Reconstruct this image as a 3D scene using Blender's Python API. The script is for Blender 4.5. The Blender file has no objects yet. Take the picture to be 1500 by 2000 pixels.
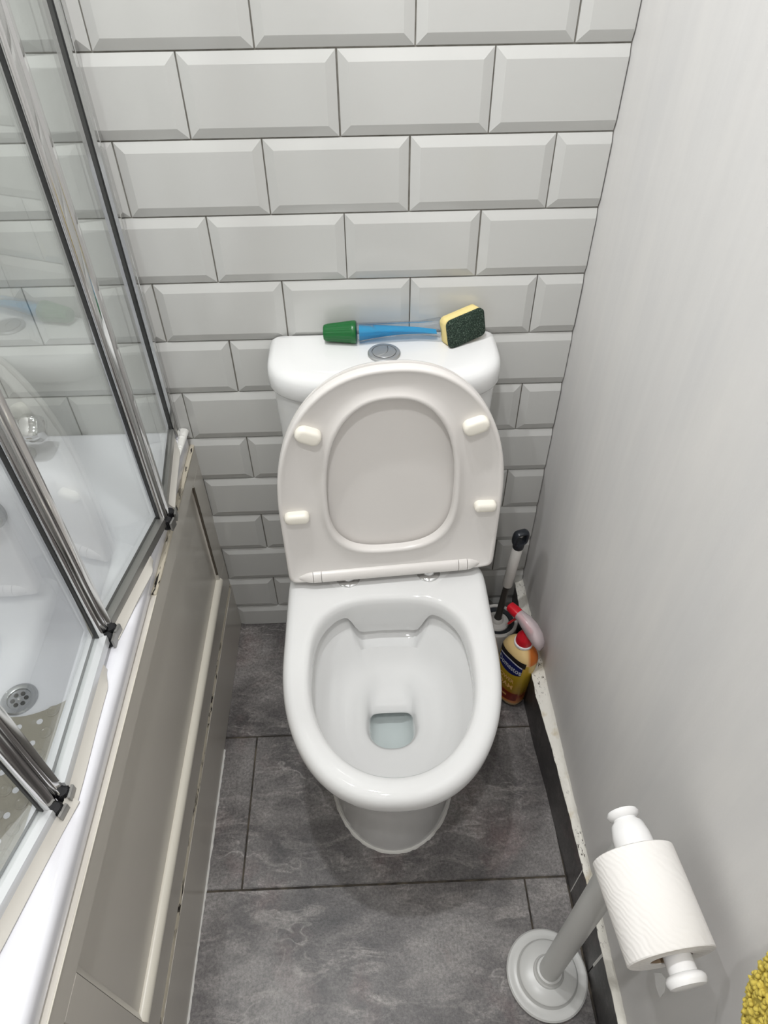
import bpy, bmesh, math, random
from mathutils import Vector, Matrix
random.seed(7)
PI = math.pi
scene = bpy.context.scene
C = scene.collection

# ------------------------------------------------------------------ camera
cam_d = bpy.data.cameras.new('camera')
cam = bpy.data.objects.new('camera', cam_d)
C.objects.link(cam)
cam_d.sensor_fit = 'VERTICAL'
cam_d.sensor_height = 36.0
cam_d.lens = 1338.0 / 2000.0 * 36.0
cam_d.clip_start = 0.02
cam.location = (0.32875, -1.0252, 1.3749)
cam.rotation_euler = (math.radians(45.514), math.radians(0.4857), math.radians(-2.1343))
scene.camera = cam

# ------------------------------------------------------------------ light and exposure
world = bpy.data.worlds.new('world')
scene.world = world
world.use_nodes = True
world.node_tree.nodes['Background'].inputs[0].default_value = (0.9, 0.95, 1.0, 1)
world.node_tree.nodes['Background'].inputs[1].default_value = 0.3
LAMPS = [(-0.15, -0.46, 8.6), (0.18, -0.42, 8.6), (0.22, -1.15, 8.5)]     # ceiling downlights: x, y, watts
LAMP_COL = (0.985, 0.99, 1.0)
scene.view_settings.view_transform = 'Standard'
scene.view_settings.look = 'None'
scene.view_settings.exposure = 0.04
scene.view_settings.gamma = 1.0
scene.view_settings.use_curve_mapping = False

# ------------------------------------------------------------------ materials
def lin(c):
    return tuple((v / 12.92 if v <= 0.04045 else ((v + 0.055) / 1.055) ** 2.4) for v in [x / 255.0 for x in c]) + (1,)

def mat(name, rgb, rough=0.4, metal=0.0, coat=0.0, spec=0.5):
    m = bpy.data.materials.new(name)
    m.use_nodes = True
    b = m.node_tree.nodes['Principled BSDF']
    b.inputs['Base Color'].default_value = lin(rgb)
    b.inputs['Roughness'].default_value = rough
    b.inputs['Metallic'].default_value = metal
    b.inputs['Coat Weight'].default_value = coat
    b.inputs['Coat Roughness'].default_value = 0.05
    b.inputs['Specular IOR Level'].default_value = spec
    return m

def nodes(m):
    return m.node_tree.nodes, m.node_tree.links, m.node_tree.nodes['Principled BSDF']

def coords(m, which='pos', scale=(1, 1, 1)):
    n, l, b = nodes(m)
    mp = n.new('ShaderNodeMapping')
    mp.inputs['Scale'].default_value = scale
    if which == 'pos':
        g = n.new('ShaderNodeNewGeometry')
        l.new(g.outputs['Position'], mp.inputs['Vector'])
    else:
        g = n.new('ShaderNodeTexCoord')
        l.new(g.outputs['Object'], mp.inputs['Vector'])
    return mp.outputs['Vector']

def noise(m, vec, scale, detail=4, rough=0.55, dist=0.0):
    n, l, b = nodes(m)
    t = n.new('ShaderNodeTexNoise')
    t.inputs['Scale'].default_value = scale
    t.inputs['Detail'].default_value = detail
    t.inputs['Roughness'].default_value = rough
    t.inputs['Distortion'].default_value = dist
    l.new(vec, t.inputs['Vector'])
    return t.outputs['Fac']

def ramp(m, fac, stops):
    n, l, b = nodes(m)
    r = n.new('ShaderNodeValToRGB')
    els = r.color_ramp.elements
    while len(els) < len(stops):
        els.new(0.5)
    for e, (p, c) in zip(els, stops):
        e.position = p
        e.color = c if len(c) == 4 else lin(c)
    l.new(fac, r.inputs['Fac'])
    return r.outputs['Color']

def mixc(m, fac, a, bb, mode='MIX'):
    n, l, b = nodes(m)
    x = n.new('ShaderNodeMix')
    x.data_type = 'RGBA'
    x.blend_type = mode
    for s, v in ((0, fac), (6, a), (7, bb)):
        if hasattr(v, 'is_output'):
            l.new(v, x.inputs[s])
        else:
            x.inputs[s].default_value = v
    return x.outputs[2]

def bump(m, fac, strength=0.1, dist=0.002):
    n, l, b = nodes(m)
    k = n.new('ShaderNodeBump')
    k.inputs['Strength'].default_value = strength
    k.inputs['Distance'].default_value = dist
    l.new(fac, k.inputs['Height'])
    l.new(k.outputs['Normal'], b.inputs['Normal'])

def setcol(m, out):
    n, l, b = nodes(m)
    l.new(out, b.inputs['Base Color'])

K = (0, 0, 0, 1); Wt = (1, 1, 1, 1)

M = {}
M['tile'] = mat('tile_glaze', (198, 198, 195), 0.12)
f = noise(M['tile'], coords(M['tile']), 14, 2)
bump(M['tile'], f, 0.05, 0.004)
M['grout'] = mat('grout', (132, 128, 120), 0.9)
f = noise(M['grout'], coords(M['grout']), 60, 4)
setcol(M['grout'], ramp(M['grout'], f, [(0.35, (150, 147, 140)), (0.7, (122, 118, 110))]))
M['floor_grout'] = mat('floor_grout', (70, 64, 58), 0.9)
f = noise(M['floor_grout'], coords(M['floor_grout']), 25, 3)
setcol(M['floor_grout'], ramp(M['floor_grout'], f, [(0.4, (52, 48, 45)), (0.65, (96, 88, 76))]))
M['ceramic'] = mat('white_ceramic', (230, 230, 229), 0.05)
M['plastic'] = mat('white_plastic', (232, 228, 224), 0.28)
M['bumper'] = mat('cream_rubber', (245, 240, 228), 0.4)
M['paint'] = mat('wall_paint', (216, 214, 212), 0.5)
v = coords(M['paint'], scale=(1, 1, 0.35))
f = noise(M['paint'], v, 9, 3)
f2 = noise(M['paint'], coords(M['paint'], scale=(1, 30, 0.6)), 1.6, 3)
setcol(M['paint'], mixc(M['paint'], 0.25, ramp(M['paint'], f, [(0.3, (208, 207, 206)), (0.7, (219, 217, 214))]),
       ramp(M['paint'], f2, [(0.3, (206, 204, 203)), (0.7, (221, 219, 217))])))
bump(M['paint'], noise(M['paint'], coords(M['paint']), 240, 4), 0.12, 0.001)
M['paint_back'] = mat('wall_paint_grey', (226, 224, 221), 0.6)
M['ceiling'] = mat('ceiling_paint', (235, 234, 232), 0.8)
M['slate'] = mat('slate_tile', (95, 92, 90), 0.38)
def slate(m, dark=1.0):
    v = coords(m)
    n, l, b = nodes(m)
    big = noise(m, v, 5.5, 6, 0.6, 0.6)
    base = ramp(m, big, [(0.30, tuple(dark * x for x in (62, 60, 61))), (0.47, tuple(dark * x for x in (102, 98, 97))),
                         (0.62, tuple(dark * x for x in (140, 136, 134))), (0.8, tuple(dark * x for x in (160, 155, 151)))])
    red = ramp(m, noise(m, v, 7.0, 4, 0.6, 0.4), [(0.55, K), (0.75, Wt)])
    base = mixc(m, red, base, mixc(m, 0.35, base, lin((146, 118, 116))))
    vs = coords(m, scale=(1.0, 1.7, 1))
    vein = ramp(m, noise(m, vs, 2.6, 4, 0.62, 0.35), [(0.492, K), (0.5, (0.5, 0.5, 0.5, 1)), (0.508, K)])
    mask = ramp(m, noise(m, v, 7.3, 3), [(0.42, K), (0.66, Wt)])
    vm = mixc(m, 1.0, vein, mask, 'MULTIPLY')
    base = mixc(m, vm, base, lin(tuple(dark * x for x in (196, 191, 186))))
    wisp = ramp(m, noise(m, coords(m, scale=(0.7, 1.9, 1)), 15, 9, 0.74, 0.9), [(0.50, K), (0.66, (0.95, 0.95, 0.95, 1))])
    base = mixc(m, mixc(m, 0.6, wisp, mask, 'MULTIPLY'), base, lin(tuple(dark * x for x in (176, 170, 166))))
    fine = noise(m, v, 190, 7, 0.8)
    base = mixc(m, 0.55, base, mixc(m, 1.0, base, ramp(m, fine, [(0.38, (0.3, 0.3, 0.3, 1)), (0.62, (1.75, 1.75, 1.75, 1))]), 'MULTIPLY'))
    l.new(base, b.inputs['Base Color'])
    bump(m, noise(m, v, 90, 6, 0.7), 0.25, 0.002)
slate(M['slate'], 0.93)
M['slate_dark'] = mat('slate_skirting', (62, 61, 62), 0.4)
slate(M['slate_dark'], 0.5)
M['greige'] = mat('greige_gloss_paint', (208, 203, 194), 0.22)
bump(M['greige'], noise(M['greige'], coords(M['greige']), 30, 3), 0.05, 0.003)
M['cream'] = mat('greige_paint_lit', (224, 219, 206), 0.3)  # lighter greige: overhead light on ledge and top edge painted in
M['acrylic'] = mat('white_acrylic', (231, 231, 236), 0.12)
M['seal'] = mat('cream_seal_strip', (204, 200, 192), 0.22)
M['silicone'] = mat('white_silicone', (226, 225, 220), 0.45)
M['chrome'] = mat('chrome', (214, 214, 214), 0.09, 1.0)
M['steel'] = mat('brushed_chrome', (178, 180, 182), 0.26, 1.0)
M['satin'] = mat('satin_chrome_button', (176, 177, 178), 0.38, 0.6)
M['darkrail'] = mat('grey_metal_rail', (150, 149, 146), 0.3, 0.7)
M['clear_rail'] = mat('pale_rail', (214, 216, 218), 0.15, 0.25)
M['gasket'] = mat('black_gasket', (26, 26, 27), 0.5)
M['knurl'] = mat('knurled_black_plug', (44, 44, 46), 0.35, 0.4)
M['white_gloss'] = mat('white_gloss_enamel', (232, 231, 230), 0.2)
M['stand'] = mat('stand_enamel', (205, 205, 202), 0.3)
M['crack_dark'] = mat('dark_hairline_crack', (84, 76, 66), 0.7)
M['dark'] = mat('dark_gap', (22, 20, 19), 0.8)
M['board'] = mat('cardboard', (150, 128, 104), 0.9)
M['black_plastic'] = mat('black_plastic', (40, 44, 50), 0.3)
M['grey_plastic'] = mat('grey_plastic', (66, 63, 60), 0.35)
M['pale_plastic'] = mat('pale_plastic', (220, 217, 212), 0.35)
M['green'] = mat('green_plastic', (12, 96, 42), 0.3)
M['red'] = mat('red_plastic', (200, 20, 38), 0.3)
M['navy'] = mat('navy_label', (18, 28, 92), 0.3)
M['silver'] = mat('silver_print', (206, 208, 214), 0.35)
M['gold_print'] = mat('gold_print', (226, 180, 110), 0.4)
M['maroon'] = mat('maroon_label', (112, 34, 22), 0.35)
M['orange'] = mat('orange_liquid', (206, 120, 48), 0.2)
M['black_label'] = mat('dark_label', (34, 26, 22), 0.35)
m = M['pale_yellow'] = mat('pale_yellow_plastic', (222, 190, 132), 0.25)
sx = m.node_tree.nodes.new('ShaderNodeSeparateXYZ')
m.node_tree.links.new(coords(m), sx.inputs[0])
setcol(m, ramp(m, sx.outputs['X'], [(0.640, (226, 196, 138)), (0.648, (196, 108, 42))]))

m = M['paper'] = mat('toilet_paper', (228, 225, 221), 0.95)
vv = coords(m, 'obj')
w = m.node_tree.nodes.new('ShaderNodeTexWave')
w.inputs['Scale'].default_value = 70
w.bands_direction = 'DIAGONAL'
w.inputs['Distortion'].default_value = 9
w.inputs['Detail'].default_value = 2
w.inputs['Detail Scale'].default_value = 0.6
m.node_tree.links.new(vv, w.inputs['Vector'])
bump(m, w.outputs['Fac'], 0.2, 0.001)

m = M['caulk'] = mat('mouldy_caulk', (225, 218, 200), 0.7)
v = coords(m)
base = ramp(m, noise(m, v, 30, 4), [(0.28, (204, 194, 172)), (0.42, (226, 223, 214))])
spots = ramp(m, noise(m, coords(m, scale=(1.3, 0.55, 1)), 190, 4, 0.7), [(0.585, K), (0.63, Wt)])
m2 = ramp(m, noise(m, v, 9, 2), [(0.45, K), (0.6, Wt)])
sp = mixc(m, 1.0, spots, m2, 'MULTIPLY')
setcol(m, mixc(m, sp, base, lin((52, 40, 32))))
bump(m, noise(m, v, 70, 4), 0.6, 0.004)

m = M['crack'] = mat('cracked_paint_edge', (215, 205, 182), 0.6)
v = coords(m, scale=(1, 0.22, 0.8))
cr = ramp(m, noise(m, v, 150, 3, 0.6), [(0.54, K), (0.57, Wt)])
m3 = ramp(m, noise(m, coords(m), 7, 2), [(0.42, K), (0.55, Wt)])
setcol(m, mixc(m, mixc(m, 1.0, cr, m3, 'MULTIPLY'), lin((200, 192, 174)), lin((34, 28, 24))))

m = M['sponge'] = mat('yellow_sponge', (236, 216, 148), 0.95)
bump(m, noise(m, coords(m), 700, 3), 0.6, 0.002)
m = M['scourer'] = mat('green_scourer', (42, 66, 52), 0.9)
f = noise(m, coords(m), 520, 5, 0.8)
setcol(m, ramp(m, f, [(0.42, (14, 32, 24)), (0.55, (44, 70, 54)), (0.66, (150, 168, 150))]))
bump(m, f, 1.0, 0.003)
m = M['yellow_pile'] = mat('yellow_chenille', (200, 180, 82), 0.95)

m = M['amber'] = mat('amber_bottle', (196, 160, 40), 0.2)
v = coords(m)
sep = m.node_tree.nodes.new('ShaderNodeSeparateXYZ')
m.node_tree.links.new(v, sep.inputs[0])
setcol(m, ramp(m, sep.outputs['Z'], [(0.0, (168, 140, 100)), (0.016, (176, 146, 100)), (0.02, (204, 128, 56)), (0.045, (150, 60, 26)),
               (0.06, (160, 124, 30)), (0.12, (190, 160, 40)), (0.158, (200, 164, 70))]))

m = M['mat'] = mat('clear_grey_vinyl', (158, 152, 138), 0.22)

def thin_clear(name, tint, rough=0.02, gloss=1.0, body=0.0, bodycol=(255, 255, 255)):
    m = bpy.data.materials.new(name)
    m.use_nodes = True
    n, l = m.node_tree.nodes, m.node_tree.links
    n.remove(n['Principled BSDF'])
    out = n['Material Output']
    tr = n.new('ShaderNodeBsdfTransparent'); tr.inputs[0].default_value = lin(tint)
    last = tr.outputs[0]
    if body > 0:
        df = n.new('ShaderNodeBsdfDiffuse'); df.inputs[0].default_value = lin(bodycol)
        mx0 = n.new('ShaderNodeMixShader'); mx0.inputs[0].default_value = body
        l.new(last, mx0.inputs[1]); l.new(df.outputs[0], mx0.inputs[2]); last = mx0.outputs[0]
    gl = n.new('ShaderNodeBsdfGlossy'); gl.inputs['Roughness'].default_value = rough
    fr = n.new('ShaderNodeFresnel'); fr.inputs[0].default_value = 1.45
    mul = n.new('ShaderNodeMath'); mul.operation = 'MULTIPLY'; mul.inputs[1].default_value = gloss
    l.new(fr.outputs[0], mul.inputs[0])
    mx = n.new('ShaderNodeMixShader')
    l.new(mul.outputs[0], mx.inputs[0]); l.new(last, mx.inputs[1]); l.new(gl.outputs[0], mx.inputs[2])
    l.new(mx.outputs[0], out.inputs['Surface'])
    return m
M['glass'] = thin_clear('screen_glass', (252, 254, 253), 0.01, 0.4, 0.012, (235, 240, 238))
M['glass_edge'] = mat('glass_edge_green', (110, 140, 132), 0.1)
M['water'] = thin_clear('still_water', (251, 254, 254), 0.01, 1.0, 0.02, (225, 235, 235))
M['clear'] = thin_clear('clear_plastic', (250, 252, 254), 0.04, 0.7, 0.03, (235, 242, 248))
M['frosted'] = thin_clear('frosted_shroud', (244, 232, 234), 0.25, 1.0, 0.45, (244, 232, 234))
M['blue'] = thin_clear('blue_soap', (110, 215, 248), 0.05, 0.6, 0.5, (28, 186, 236))
m = M['lamp'] = bpy.data.materials.new('lamp_glow')
m.use_nodes = True
b = m.node_tree.nodes['Principled BSDF']
b.inputs['Emission Color'].default_value = (1, 0.96, 0.9, 1)
b.inputs['Emission Strength'].default_value = 8.0

# ------------------------------------------------------------------ helpers
ORG = {}
def finish(bm, thr=35):
    bmesh.ops.recalc_face_normals(bm, faces=bm.faces[:])
    t = math.radians(thr)
    for fc in bm.faces:
        fc.smooth = True
    for e in bm.edges:
        if len(e.link_faces) != 2 or e.calc_face_angle(0) > t:
            e.smooth = False

def obj(name, bm, m, parent=None, org=None, thr=35, recalc=True):
    """Link a bmesh drawn in world space as ONE object; origin follows the thing it belongs to."""
    if recalc:
        finish(bm, thr)
    o = None
    T = Matrix.Identity(4)
    if parent is not None:
        T = ORG[parent.name]
    elif org is not None:
        T = Matrix.Translation(org)
    bm.transform(T.inverted())
    me = bpy.data.meshes.new(name)
    bm.to_mesh(me)
    bm.free()
    for mm in (m if isinstance(m, (list, tuple)) else [m]):
        me.materials.append(mm)
    o = bpy.data.objects.new(name, me)
    C.objects.link(o)
    if parent is not None:
        o.parent = parent
    else:
        o.matrix_world = T
    ORG[o.name] = T
    return o

def tag(o, label, cat=None, group=None, kind=None):
    if label: o['label'] = label
    if cat: o['category'] = cat
    if group: o['group'] = group
    if kind: o['kind'] = kind
    return o

def thing(name, label, cat, loc, group=None):
    o = bpy.data.objects.new(name, None)
    C.objects.link(o)
    o.location = loc
    o.empty_display_size = 0.05
    ORG[o.name] = Matrix.Translation(loc)
    return tag(o, label, cat, group)

def box(bm, x0, x1, y0, y1, z0, z1, bev=0.0, seg=2, M4=None):
    t = bmesh.new()
    bmesh.ops.create_cube(t, size=1)
    for v in t.verts:
        v.co = Vector(((x0 + x1) / 2 + v.co.x * (x1 - x0), (y0 + y1) / 2 + v.co.y * (y1 - y0), (z0 + z1) / 2 + v.co.z * (z1 - z0)))
    if bev > 0:
        bmesh.ops.bevel(t, geom=t.edges[:], offset=bev, segments=seg, profile=0.5, affect='EDGES')
    if M4 is not None:
        t.transform(M4)
    join(bm, t)
    return bm

def join(bm, t):
    me = bpy.data.meshes.new('tmp')
    t.to_mesh(me); t.free()
    bm.from_mesh(me)
    bpy.data.meshes.remove(me)

def nb(): return bmesh.new()

def loft(bm, rings, close=True, cap0=True, cap1=True, loop=False):
    """rings: lists of points, same length"""
    vs = [[bm.verts.new(p) for p in r] for r in rings]
    n = len(rings[0])
    m = n if close else n - 1
    pairs = list(zip(vs[:-1], vs[1:]))
    if loop: pairs.append((vs[-1], vs[0]))
    for a, b in pairs:
        for i in range(m):
            j = (i + 1) % n
            try: bm.faces.new((a[i], a[j], b[j], b[i]))
            except ValueError: pass
    if close and not loop:
        if cap0: bm.faces.new(vs[0][::-1])
        if cap1: bm.faces.new(vs[-1])
    return bm

def basis(d):
    d = Vector(d).normalized()
    up = Vector((0, 0, 1)) if abs(d.z) < 0.95 else Vector((0, 1, 0))
    a = up.cross(d).normalized()
    return a, d.cross(a).normalized(), d

def tube(bm, pts, rad, n=20, cap=True):
    rings = []
    for i, p in enumerate(pts):
        p = Vector(p)
        d = (Vector(pts[min(i + 1, len(pts) - 1)]) - Vector(pts[max(i - 1, 0)]))
        a, b, d = basis(d)
        r = rad[i] if isinstance(rad, (list, tuple)) else rad
        rings.append([p + a * (r * math.cos(2 * PI * k / n)) + b * (r * math.sin(2 * PI * k / n)) for k in range(n)])
    return loft(bm, rings, True, cap, cap)

def lathe(bm, prof, origin, axis=(0, 0, 1), n=40, cap=True):
    """prof: (radius, height along axis)"""
    a, b, d = basis(axis)
    o = Vector(origin)
    rings = []
    for r, h in prof:
        r = max(r, 1e-5)
        rings.append([o + d * h + a * (r * math.cos(2 * PI * k / n)) + b * (r * math.sin(2 * PI * k / n)) for k in range(n)])
    return loft(bm, rings, True, cap, cap)

def sgp(c, e):
    return math.copysign(abs(c) ** e, c)

def sring(w, xc, yc, Lb, Lf, nb_, nf, z, n=96):
    """closed D-shaped ring: half width w, back reach Lb (+y), front reach Lf (-y)"""
    out = []
    for k in range(n):
        t = 2 * PI * k / n
        c, s = math.cos(t), math.sin(t)
        e, L = (nb_, Lb) if s >= 0 else (nf, Lf)
        zz = z
        x = xc + w * sgp(c, 2 / e); y = yc + L * sgp(s, 2 / e)
        if callable(z): zz = z(x, y)
        out.append(Vector((x, y, zz)))
    return out

def rrect(cx, cy, hx, hy, r, z, k=10):
    out = []
    for (sx, sy, a0) in ((1, 1, 0), (-1, 1, PI / 2), (-1, -1, PI), (1, -1, 1.5 * PI)):
        for i in range(k + 1):
            a = a0 + PI / 2 * i / k
            out.append(Vector((cx + sx * (hx - r) + r * math.cos(a), cy + sy * (hy - r) + r * math.sin(a), z)))
    return out

# ------------------------------------------------------------------ room shell
XR, XL, YF, ZC = 0.681, -0.72, -1.78, 2.40
def struct(name, bm, m):
    return tag(obj(name, bm, m), None, kind='structure')
wall_back = struct('wall_back', box(nb(), XL - 0.1, XR + 0.1, 0.0025, 0.10, -0.05, ZC), M['grout'])
wall_right = struct('wall_right', box(nb(), XR, XR + 0.10, YF, 0.0025, -0.05, ZC), M['paint'])
wall_left = struct('wall_left', box(nb(), XL - 0.10, XL, YF, 0.0025, -0.05, ZC), M['paint_back'])
wall_front = struct('wall_front', box(nb(), XL - 0.1, XR + 0.1, YF - 0.1, YF, -0.05, ZC), M['paint_back'])
floor = struct('floor', box(nb(), XL, XR, YF, 0.0025, -0.05, -0.003), M['floor_grout'])
ceiling = struct('ceiling', box(nb(), XL - 0.1, XR + 0.1, YF - 0.1, 0.1, ZC, ZC + 0.08), M['ceiling'])

# wall tiles: bevelled glazed bricks in running bond, each one a part of the wall
def tile_mesh(w, h, bl, br, bb, bt, t=0.0045):
    bm = nb()
    back = [(0, 0.0026, 0), (w, 0.0026, 0), (w, 0.0026, h), (0, 0.0026, h)]
    edge = [(0, 0, 0), (w, 0, 0), (w, 0, h), (0, 0, h)]
    face = [(bl, -t, bb), (w - br, -t, bb), (w - br, -t, h - bt), (bl, -t, h - bt)]
    e = 0.0012
    face2 = [(bl + e, -t - 0.0003, bb + e), (w - br - e, -t - 0.0003, bb + e), (w - br - e, -t - 0.0003, h - bt - e), (bl + e, -t - 0.0003, h - bt - e)]
    loft(bm, [back, edge, face, face2], True, False, True)
    finish(bm, 12)
    me = bpy.data.meshes.new('tile')
    bm.to_mesh(me); bm.free()
    me.materials.append(M['tile'])
    return me
TM = {}
def put_tile(x0, x1, z0, z1, bl, br, bb, bt):
    key = (round(x1 - x0, 4), round(z1 - z0, 4), bl, br, bb, bt)
    if key not in TM: TM[key] = tile_mesh(x1 - x0, z1 - z0, bl, br, bb, bt)
    o = bpy.data.objects.new('tile', TM[key])
    C.objects.link(o)
    o.parent = wall_back
    o.location = (x0 + random.uniform(-0.0003, 0.0003), random.uniform(-0.0004, 0.0002), z0)
    o.rotation_euler = (random.uniform(-0.003, 0.003), 0, random.uniform(-0.002, 0.002))
ZA = 1.1884
G = 0.0011
BV = 0.0125
offs = {1: 0.002, 2: -0.004, 3: 0.002, 4: 0.0, 5: 0.002, 6: 0.003}
for row in range(-11, 13):                      # row 1 hangs under line A
    zt = ZA - (row - 1) * 0.102
    zb = zt - 0.102
    cut_b = zb < 0
    z0, z1 = (0.001 if cut_b else zb + G), min(zt - G, ZC)
    if z1 - z0 < 0.01: continue
    o = offs.get(row, 0.001)
    x = (0.101 if row % 2 == 1 else 0.0) + o - 0.202 * 5
    while x < XR:
        a, c = max(x + G, XL + 0.001), min(x + 0.202 - G, XR - 0.0018)
        if c - a > 0.012:
            put_tile(a, c, z0, z1, BV if a == x + G else 0.0, BV if c == x + 0.202 - G else 0.0,
                     0.0 if cut_b else BV, BV)
        x += 0.202

# floor tiles 600 x 300
FT = {}
def floor_tile(x0, x1, y0, y1):
    key = (round(x1 - x0, 4), round(y1 - y0, 4))
    if key not in FT:
        bm = box(nb(), 0, x1 - x0, 0, y1 - y0, -0.008, 0)
        top = [e for e in bm.edges if all(v.co.z > -0.001 for v in e.verts)]
        bmesh.ops.bevel(bm, geom=top, offset=0.0014, segments=2, affect='EDGES')
        finish(bm, 50)
        me = bpy.data.meshes.new('floor_tile'); bm.to_mesh(me); bm.free()
        me.materials.append(M['slate']); FT[key] = me
    ob = bpy.data.objects.new('tile', FT[key])
    C.objects.link(ob); ob.parent = floor
    ob.location = (x0, y0, 0)
for r, xo in enumerate((0.352, 0.071, 0.593, 0.30, 0.07, 0.55)):
    y1 = -0.302 * r - (0.002 if r else 0.0); y0 = max(-0.302 * (r + 1) + 0.0, YF + 0.001)
    if r >= 2: pass
    y1 -= 0.0 ; y0 += 0.002
    x = xo - 0.6
    while x > -0.03: x -= 0.6
    while x < XR - 0.01:
        a, c = max(x + 0.0018, -0.03), min(x + 0.6 - 0.0018, XR - 0.012)
        if c - a > 0.01: floor_tile(a, c, y0, y1)
        x += 0.6

# slate skirting on the right wall with its lumpy caulk line
SKX = [(0.0, 0.666), (-0.154, 0.660), (-0.30, 0.6565), (-0.42, 0.665), (-0.50, 0.668), (-0.632, 0.672), (-2.0, 0.673)]
def skx(y):
    for (ya, xa), (yb, xb) in zip(SKX[:-1], SKX[1:]):
        if yb <= y <= ya: return xa + (xb - xa) * (ya - y) / (ya - yb)
    return 0.673
ZK = 0.124
rr = []
for y in [0.0, -0.154, -0.30, -0.42, -0.50, -0.632, YF]:
    x = skx(y) + 0.009
    rr.append([(x, y, 0.0), (XR + 0.001, y, 0.0), (XR + 0.001, y, ZK), (x, y, ZK)])
baseboard = struct('baseboard_right', loft(nb(), rr), M['grout'])
joints = [0.0, -0.154, -0.632, -0.757, -1.35, YF]
for a, c in zip(joints[:-1], joints[1:]):
    rr = []
    for k in range(6):
        y = a - 0.001 + (c - a + 0.002) * k / 5
        x = skx(y); e = 0.0012
        rr.append([(x, y, 0.0015), (x + 0.0095, y, 0.0015), (x + 0.0095, y, ZK - 0.001), (x + e, y, ZK - 0.001), (x, y, ZK - 0.001 - e)])
    obj('tile', loft(nb(), rr), M['slate_dark'], baseboard)
rnd = random.Random(3)
rings = []
N = 170
for i in range(N + 1):
    y = 0.0 + (YF) * i / N
    e = rnd.uniform(-0.0018, 0.0018); e2 = rnd.uniform(-0.0016, 0.0016)
    lump = 0.002 * math.sin(i * 0.7) * rnd.random()
    x = skx(y) - 0.0012; w_ = XR - x
    rings.append([(x + e * 0.4, y, ZK - 0.001), (x - 0.0002 + e * 0.4, y, ZK + 0.002 + e2 * .4), (x + w_ * .3, y, ZK + 0.0040 + lump), (x + w_ * .6 + e, y, ZK + 0.0058 + e2 + lump),
                  (x + w_ * .85, y, ZK + 0.0085 + e2 * 1.5), (x + w_ + 0.0005, y, ZK + 0.0135 + e2 * 1.5), (x + w_ + 0.003, y, ZK - 0.001)])
for yj, za, zb in ((-0.632, 0.004, ZK - 0.002), (-0.757, 0.050, ZK - 0.002)):
    x = skx(yj)
    w_ = 0.0010 if za < 0.01 else 0.0022
    g = obj('grout_line', box(nb(), x - 0.0004, x + 0.008, yj - w_, yj + w_, za, zb), M['silicone'], baseboard)
trim_1 = struct('trim_1', loft(nb(), rings), M['caulk'])
# white sealant beads on the floor
rings = []
for i in range(81):
    y = -0.33 - 0.60 * i / 80
    r = 0.0030 + rnd.uniform(-0.0006, 0.0008) * 0.6
    x = 0.0025 + rnd.uniform(-0.0006, 0.0006)
    rings.append([(x, y, 0), (x + r * 1.6, y, 0.0005), (x + r * 1.1, y, r * 0.9), (x, y, r * 1.5)])
trim_2 = struct('trim_2', loft(nb(), rings), M['silicone'])
# small white scuff of filler on the painted wall
bm = nb()
prof = [(-0.822, 0.318), (-0.828, 0.345), (-0.835, 0.352), (-0.846, 0.335), (-0.848, 0.312), (-0.834, 0.308)]
loft(bm, [[(XR + 0.001, y, z) for y, z in prof], [(XR - 0.0008, y, z) for y, z in prof]])
obj('filler_patch', bm, M['white_gloss'], wall_right)

# ------------------------------------------------------------------ ceiling downlights
for i, (lx, ly, wt) in enumerate(LAMPS):
    t = thing('ceiling_light', ['round recessed downlight in ceiling above the bath', 'round recessed downlight in ceiling above the toilet', 'round recessed downlight in ceiling near the front of the room'][i],
              'light', (lx, ly, ZC))
    bm = lathe(nb(), [(0.036, -0.001), (0.05, -0.001), (0.05, -0.006), (0.046, -0.008), (0.036, -0.006)], (lx, ly, ZC), n=32, cap=False)
    obj('bezel', bm, M['chrome'], t)
    obj('lens', lathe(nb(), [(0.036, -0.002), (0.034, -0.005), (0.001, -0.006)], (lx, ly, ZC), n=32, cap=False), M['lamp'], t)
    ld = bpy.data.lights.new('downlight', 'AREA')
    ld.shape = 'DISK'; ld.size = 0.05; ld.energy = wt; ld.color = LAMP_COL
    lo = bpy.data.objects.new('downlight', ld)
    C.objects.link(lo); lo.parent = t; lo.location = (0, 0, -0.012)

# ------------------------------------------------------------------ bath
bx, by, hx, hy = -0.3525, -0.872, 0.3485, 0.868
bath = thing('bathtub', 'white acrylic bathtub along the left behind the folding glass screen', 'bathtub', (bx, by, 0))
def tubring(half, yb, yf, r, z, xo=0.0):
    return rrect(bx + xo, (yb + yf) / 2, half, (yb - yf) / 2, r, z)
rs = [rrect(bx, by, hx - 0.003, hy, 0.012, 0.560), rrect(bx, by, hx + 0.000, hy + 0.001, 0.014, 0.570), rrect(bx, by, hx + 0.000, hy + 0.001, 0.014, 0.588),
      rrect(bx, by, hx - 0.001, hy - 0.001, 0.016, 0.5945), rrect(bx, by, hx - 0.005, hy - 0.005, 0.02, 0.599), rrect(bx, by, hx - 0.012, hy - 0.012, 0.03, 0.6),
      tubring(0.297, -0.096, -1.655, 0.21, 0.599), tubring(0.290, -0.108, -1.64, 0.21, 0.596), tubring(0.282, -0.119, -1.628, 0.205, 0.586),
      tubring(0.273, -0.128, -1.62, 0.20, 0.565), tubring(0.258, -0.134, -1.61, 0.19, 0.53), tubring(0.230, -0.142, -1.58, 0.17, 0.45),
      tubring(0.205, -0.154, -1.53, 0.14, 0.34), tubring(0.186, -0.166, -1.48, 0.13, 0.262), tubring(0.168, -0.180, -1.44, 0.12, 0.224),
      tubring(0.140, -0.205, -1.40, 0.10, 0.206), tubring(0.11, -0.235, -1.36, 0.09, 0.200), tubring(0.05, -0.29, -1.30, 0.04, 0.1985)]
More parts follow.
